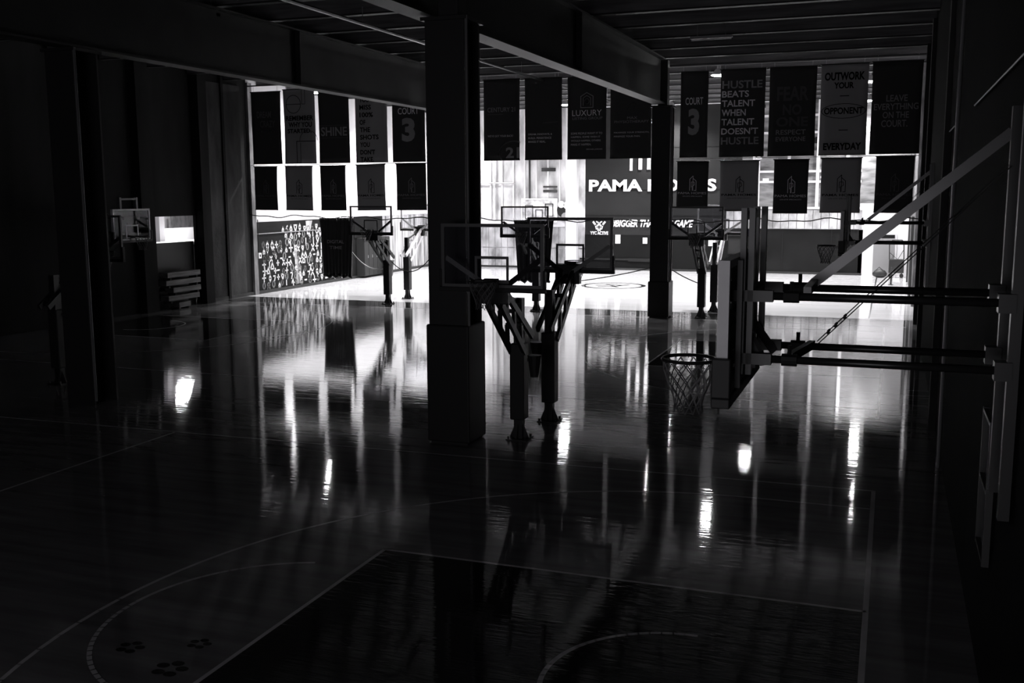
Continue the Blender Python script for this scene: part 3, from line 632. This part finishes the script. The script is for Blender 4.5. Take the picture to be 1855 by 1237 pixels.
def wall_hoop():
    """local origin on the wall at court centre line, board towards local -X"""
    t = empty('wall_hoop', (0, 0, 0)); bx = -2.17
    # wall rails
    for y in (-.4, .4): MB().box(-.09, -.01, y-.045, y+.045, 2.0, 5.15).build('wall_rail', M_tube, t)
    for y in (-.4, .4):
        for z in (3.66, 3.15):
            MB().tube([(-.06, y, z), (bx+.33, y, z)], .032, 8).build('support_arm', M_tube, t, smooth=True)
            MB().box(-.18, -.06, y-.07, y+.07, z-.07, z+.07).build('wall_bracket', M_tube, t)
            c = MB().tube([(bx+.44, y, z), (bx+.56, y, z)], .05, 10); c.tube([(bx+.5, y, z+.03), (bx+.5, y, z+.12)], .018, 6); c.build('clamp', M_hoopdark, t)
    MB().bar((bx+.62, .4, 3.71), (-.08, .4, 4.95), .05, .085).build('diagonal_brace', M_brace, t)
    MB().bar((bx+.62, -.4, 3.71), (bx+.62, .4, 3.71), .06, .06).build('cross_bar', M_tube, t)
    MB().bar((bx+.62, .4, 3.17), (bx+.5, -.4, 3.17), .05, .07).build('cross_bar', M_tube, t)
    for y in (.38, .24):
        dz = .0 if y > .3 else .02
        w2 = MB().tube([(bx+.66, y, 3.2-dz), (-.08, y+.05, 4.7-dz)], .005, 5)
        for f in (.06, .10, .15): w2.tube([(bx+.66+f*1.43, y, 3.2+f*1.5), (bx+.68+f*1.43, y, 3.22+f*1.5)], .012, 6)
        w2.build('guy_wire', M_rope, t)
    # four upright masts and cross pieces of the sliding frame
    for y in (-.4, .4):
        for x in (bx+.095, bx+.16): MB().box(x, x+.045, y-.045, y+.045, 3.02, 4.36).build('mast', M_steel, t)
    for x, z in ((bx+.10, 4.3), (bx+.165, 3.66), (bx+.10, 3.15)): MB().box(x, x+.04, -.37, .37, z-.03, z+.03).build('mast_tie', M_steel, t)
    for y in (-.4, .4):
        for z in (3.66, 3.15): MB().box(bx+.03, bx+.36, y-.045, y+.045, z-.045, z+.045).build('slide_block', M_hoopdark, t)
    for y in (-.36, .36): MB().bar((bx+.30, y, 3.1), (bx+.05, y*.5, 3.5), .05, .06).build('back_strut', M_steel, t)
    fr = MB().frame(-.915, .915, 2.90, 3.97, .06, bx, bx+.085, axis=0).build('board_frame', M_pale, t)
    MB().box(bx+.02, bx+.032, -.86, .86, 2.955, 3.915).build('board_glass', M_glass, fr)
    MB().frame(-.305, .305, 2.98, 3.43, .045, bx+.012, bx+.018, axis=0).build('painted_target', M_pale, fr)
    for y in (-.5, .5): MB().box(bx+.09, bx+.13, y-.03, y+.03, 2.92, 3.95).build('frame_stiffener', M_steel, fr)
    p = MB().box(bx-.03, bx+.115, -.965, .965, 2.83, 2.91); p.box(bx-.03, bx+.115, -.965, -.9, 2.91, 3.22).box(bx-.03, bx+.115, .9, .965, 2.91, 3.22); p.build('edge_padding', M_pad, fr, bevel=.01)
    cx = bx-.15-.2285
    rim = MB().tube([(cx+.2285*math.cos(a*math.pi/16), .2285*math.sin(a*math.pi/16), 3.05) for a in range(32)], .016, 6, closed=True)
    rim.box(bx-.17, bx, -.09, .09, 2.985, 3.045).box(bx-.015, bx, -.13, .13, 2.9, 3.06)
    for k in range(12):
        a = k*math.pi/6+.2; rim.tube([(cx+.2285*math.cos(a), .2285*math.sin(a), 3.05), (cx+.222*math.cos(a), .222*math.sin(a), 3.025)], .005, 4)
    rim = rim.build('rim', M_rim, t)
    net(rim, cx, 0, 3.03, th=.006)
    return t
wh = wall_hoop(); wh.location = (XR, 8.76, 0)
tag(wh, 'large wall mounted hoop in the right foreground with net and padded board', 'basketball hoop', 'wall mounted hoops')
o = copy_tree(wh); o.location = (XR, 28.3, 0); tag(o, 'wall mounted hoop further back on the right wall, seen through the foreground brace', 'basketball hoop', 'wall mounted hoops')
o = copy_tree(wh); o.location = (XL, 28.45, 0); o.rotation_euler.z = math.pi; tag(o, 'dim wall mounted hoop on the left wall beside the lit opening', 'basketball hoop', 'wall mounted hoops')

# ================================================================== HANGING CURTAINS, ROPES
def curtain(x0, x1, zt, zb, label, txt=None):
    t = tag(empty('divider_curtain', ((x0+x1)/2, YDIV-.15, zb)), label, 'curtain'); W = x1-x0; H = zt-zb
    nx, nz = 40, 12; mb = MB()
    for k in range(nz+1):
        v = k/nz; sc = 1-.22*(1-v)**.8 if v < .999 else 1
        for i in range(nx+1):
            u = i/nx-.5; amp = .05+.04*(1-v); mb.v.append((u*W*sc, amp*math.sin(i*1.35+v*.8)+.02*math.sin(i*3.1), v*H))
    for k in range(nz):
        for i in range(nx): a = k*(nx+1)+i; mb.f.append((a, a+1, a+nx+2, a+nx+1))
    cl = mb.build('cloth', M_cloth, t, smooth=True); so = cl.modifiers.new('s', 'SOLIDIFY'); so.thickness = .012
    mb = MB(); pts = [(-W*.40+i*W*.8/14, .03*math.sin(i*2.1), -.02+.05*math.sin(i*1.7)) for i in range(15)]
    mb.tube(pts, [.07+.03*math.sin(i*2.6) for i in range(15)], 8).build('rolled_hem', M_pad, t, smooth=True)
    for i in range(6): MB().tube([(-W*.45+i*W*.18, 0, H), (-W*.45+i*W*.18, .15, H+.07)], .012, 5).build('hook', M_chain, t)
    if txt:
        for s_, w0, h0, z0 in txt: text(s_, w0, h0, M_lettm, t, (0, -.13, z0), .01)
    return t
curtain(-22.95, -21.25, 3.42, .98, 'black curtain bunched and hanging in front of the symbol mural', [('DIGITAL', .8, .14, 1.45), ('TIME', .6, .13, 1.2)])
curtain(-14.1, -12.4, 3.38, 1.02, 'black curtain bunched and hanging in the centre of the hall')
def rope(p0, p1, sag, name, label, r=.02, m=None):
    pts = [(p0[0]+(p1[0]-p0[0])*f, p0[1]+(p1[1]-p0[1])*f, p0[2]+(p1[2]-p0[2])*f-sag*4*f*(1-f)) for f in [i/14 for i in range(15)]]
    o = MB().tube(pts, r, 6).build(name, m or M_rope); tag(o, label, 'rope')
rope((-21.3, 38.2, 2.0), (-19.15, 37.3, 1.5), .35, 'slack_rope', 'slack rope hanging between the curtain and the far left hoop pole', m=M_chain)
rope((-19.05, 37.4, 1.7), (-17.4, 38.0, 2.1), .6, 'slack_rope', 'slack rope hanging from the far left hoop pole towards the middle column')
rope((-11.6, 38.3, 1.0), (-8.1, 36.4, 1.75), .05, 'slack_rope', 'rope rising to the far column from the left')
rope((-7.3, 36.3, 1.7), (-6.4, 36.4, 1.25), .03, 'slack_rope', 'pale rope dropping from the far column to the hoop pole on its right', m=M_chain)

# ================================================================== FAR RIGHT CORNER, RIGHT WALL ITEMS
t = tag(empty('equipment_cart', (.38, 56.6, 0)), 'dark wire equipment cart against the white wall in the far right corner', 'cart')
MB().box(-.42, .32, -.3, .3, .25, .95).build('bin_box', M_black, t, bevel=.02)
mb = MB()
for x in (-.4, .3): mb.tube([(x, -.25, .95), (x-.03, -.25, 1.7), (x+(.12 if x < 0 else -.12), -.25, 1.95)], .03, 6)
mb.tube([(-.28, -.25, 1.95), (.18, -.25, 1.95)], .03, 6); mb.tube([(-.4, -.25, 1.3), (0, -.25, .95), (.3, -.25, 1.5)], .018, 6)
mb.build('handle_frame', M_black, t)
for x in (-.32, .22):
    for y in (-.22, .22): MB().tube([(x, y-.03, .1), (x, y+.03, .1)], .1, 12).build('wheel', M_black, t); MB().box(x-.02, x+.02, y-.04, y+.04, .1, .26).build('caster_fork', M_black, t)
t = tag(empty('equipment_bag', (-.45, 56.3, 0)), 'dark slumped bag on the floor beside the equipment cart', 'bag')
MB().tube([(-.35, 0, .16), (-.2, 0, .2), (.0, 0, .22), (.2, 0, .19), (.33, 0, .15)], [.08, .19, .22, .19, .08], 12).build('body', M_black, t, smooth=True)
MB().tube([(-.2, 0, .38), (-.05, 0, .55), (.15, 0, .38)], .02, 6).build('strap', M_black, t)
t = tag(empty('floor_post', (.1, 52.0, 0)), 'dark upright post standing on the bright floor at the far right', 'post')
MB().tube([(0, 0, .02), (0, 0, .85)], .045, 8).build('shaft', M_black, t); MB().cone((0, 0), .12, .1, 0, .04, 12).build('base_block', M_black, t)
# dim banners hung flat on the near right wall
for y0, y1, z0, lab, txt in ((9.0, 14.3, 5.54, 'wide dim banner hung on the near right wall', 'HARD WORK'), (18.5, 22.2, 5.54, 'narrow dim banner hung on the right wall beyond the first one', 'BELIEVE')):
    t = tag(empty('wall_banner', (XR-.02, (y0+y1)/2, z0)), lab, 'banner'); h = (y1-y0)/2
    MB().box(-.02, 0, -h, h, 0, 3.3).build('cloth', M_rightwall, t); MB().tube([(-.02, -h, 0), (-.02, h, 0)], .012, 6).build('bottom_rod', M_tube, t)
o = MB().tube([(XR-.06, 17.66, 0), (XR-.06, 17.66, 7.5)], .03, 8).build('wall_conduit', M_chain); tag(o, 'thin vertical pipe running up the near right wall', 'pipe')
t = tag(empty('steel_frame', (XR, 9.9, 1.2)), 'dim narrow steel frame low on the near right wall under the hoop brackets', 'frame')
for y in (-.35, .35): MB().box(-.07, -.01, y-.02, y+.02, 0, 1.3).build('rail', M_hoopdark, t)
for z in (.02, .65, 1.26): MB().box(-.07, -.03, -.33, .33, z, z+.03).build('rung', M_hoopdark, t)
# ceiling services
t = tag(empty('sprinkler_pipe', (-12.9, 0, 8.75)), 'long dark sprinkler pipe running along under the ceiling joists', 'pipe')
MB().tube([(0, 14, 0), (0, 56, 0)], .05, 8).build('pipe', M_tube, t)
for y in range(16, 56, 4): MB().tube([(0, y, .05), (0, y, .42)], .01, 4).build('hanger', M_chain, t)
for x, y in ((-16.5, 22.1), (-5.1, 30.4), (-19.2, 31.4)):
    t = tag(empty('tube_light', (x, y, 8.8)), 'unlit tube light fitting under the ceiling at %s' % ('the top left of the photo' if y < 23 else 'the top right, above the lettered banners' if x > -6 else 'the left, above the left banners'), 'light fitting')
    MB().box(-.6, .6, -.07, .07, .03, .1).build('body', M_house, t); MB().tube([(-.57, 0, 0), (.57, 0, 0)], .02, 8).build('tube', M_bwhite, t)
    for s in (-1, 1): MB().tube([(s*.4, 0, .1), (s*.4, 0, 1.15)], .008, 4).build('hanger', M_chain, t)
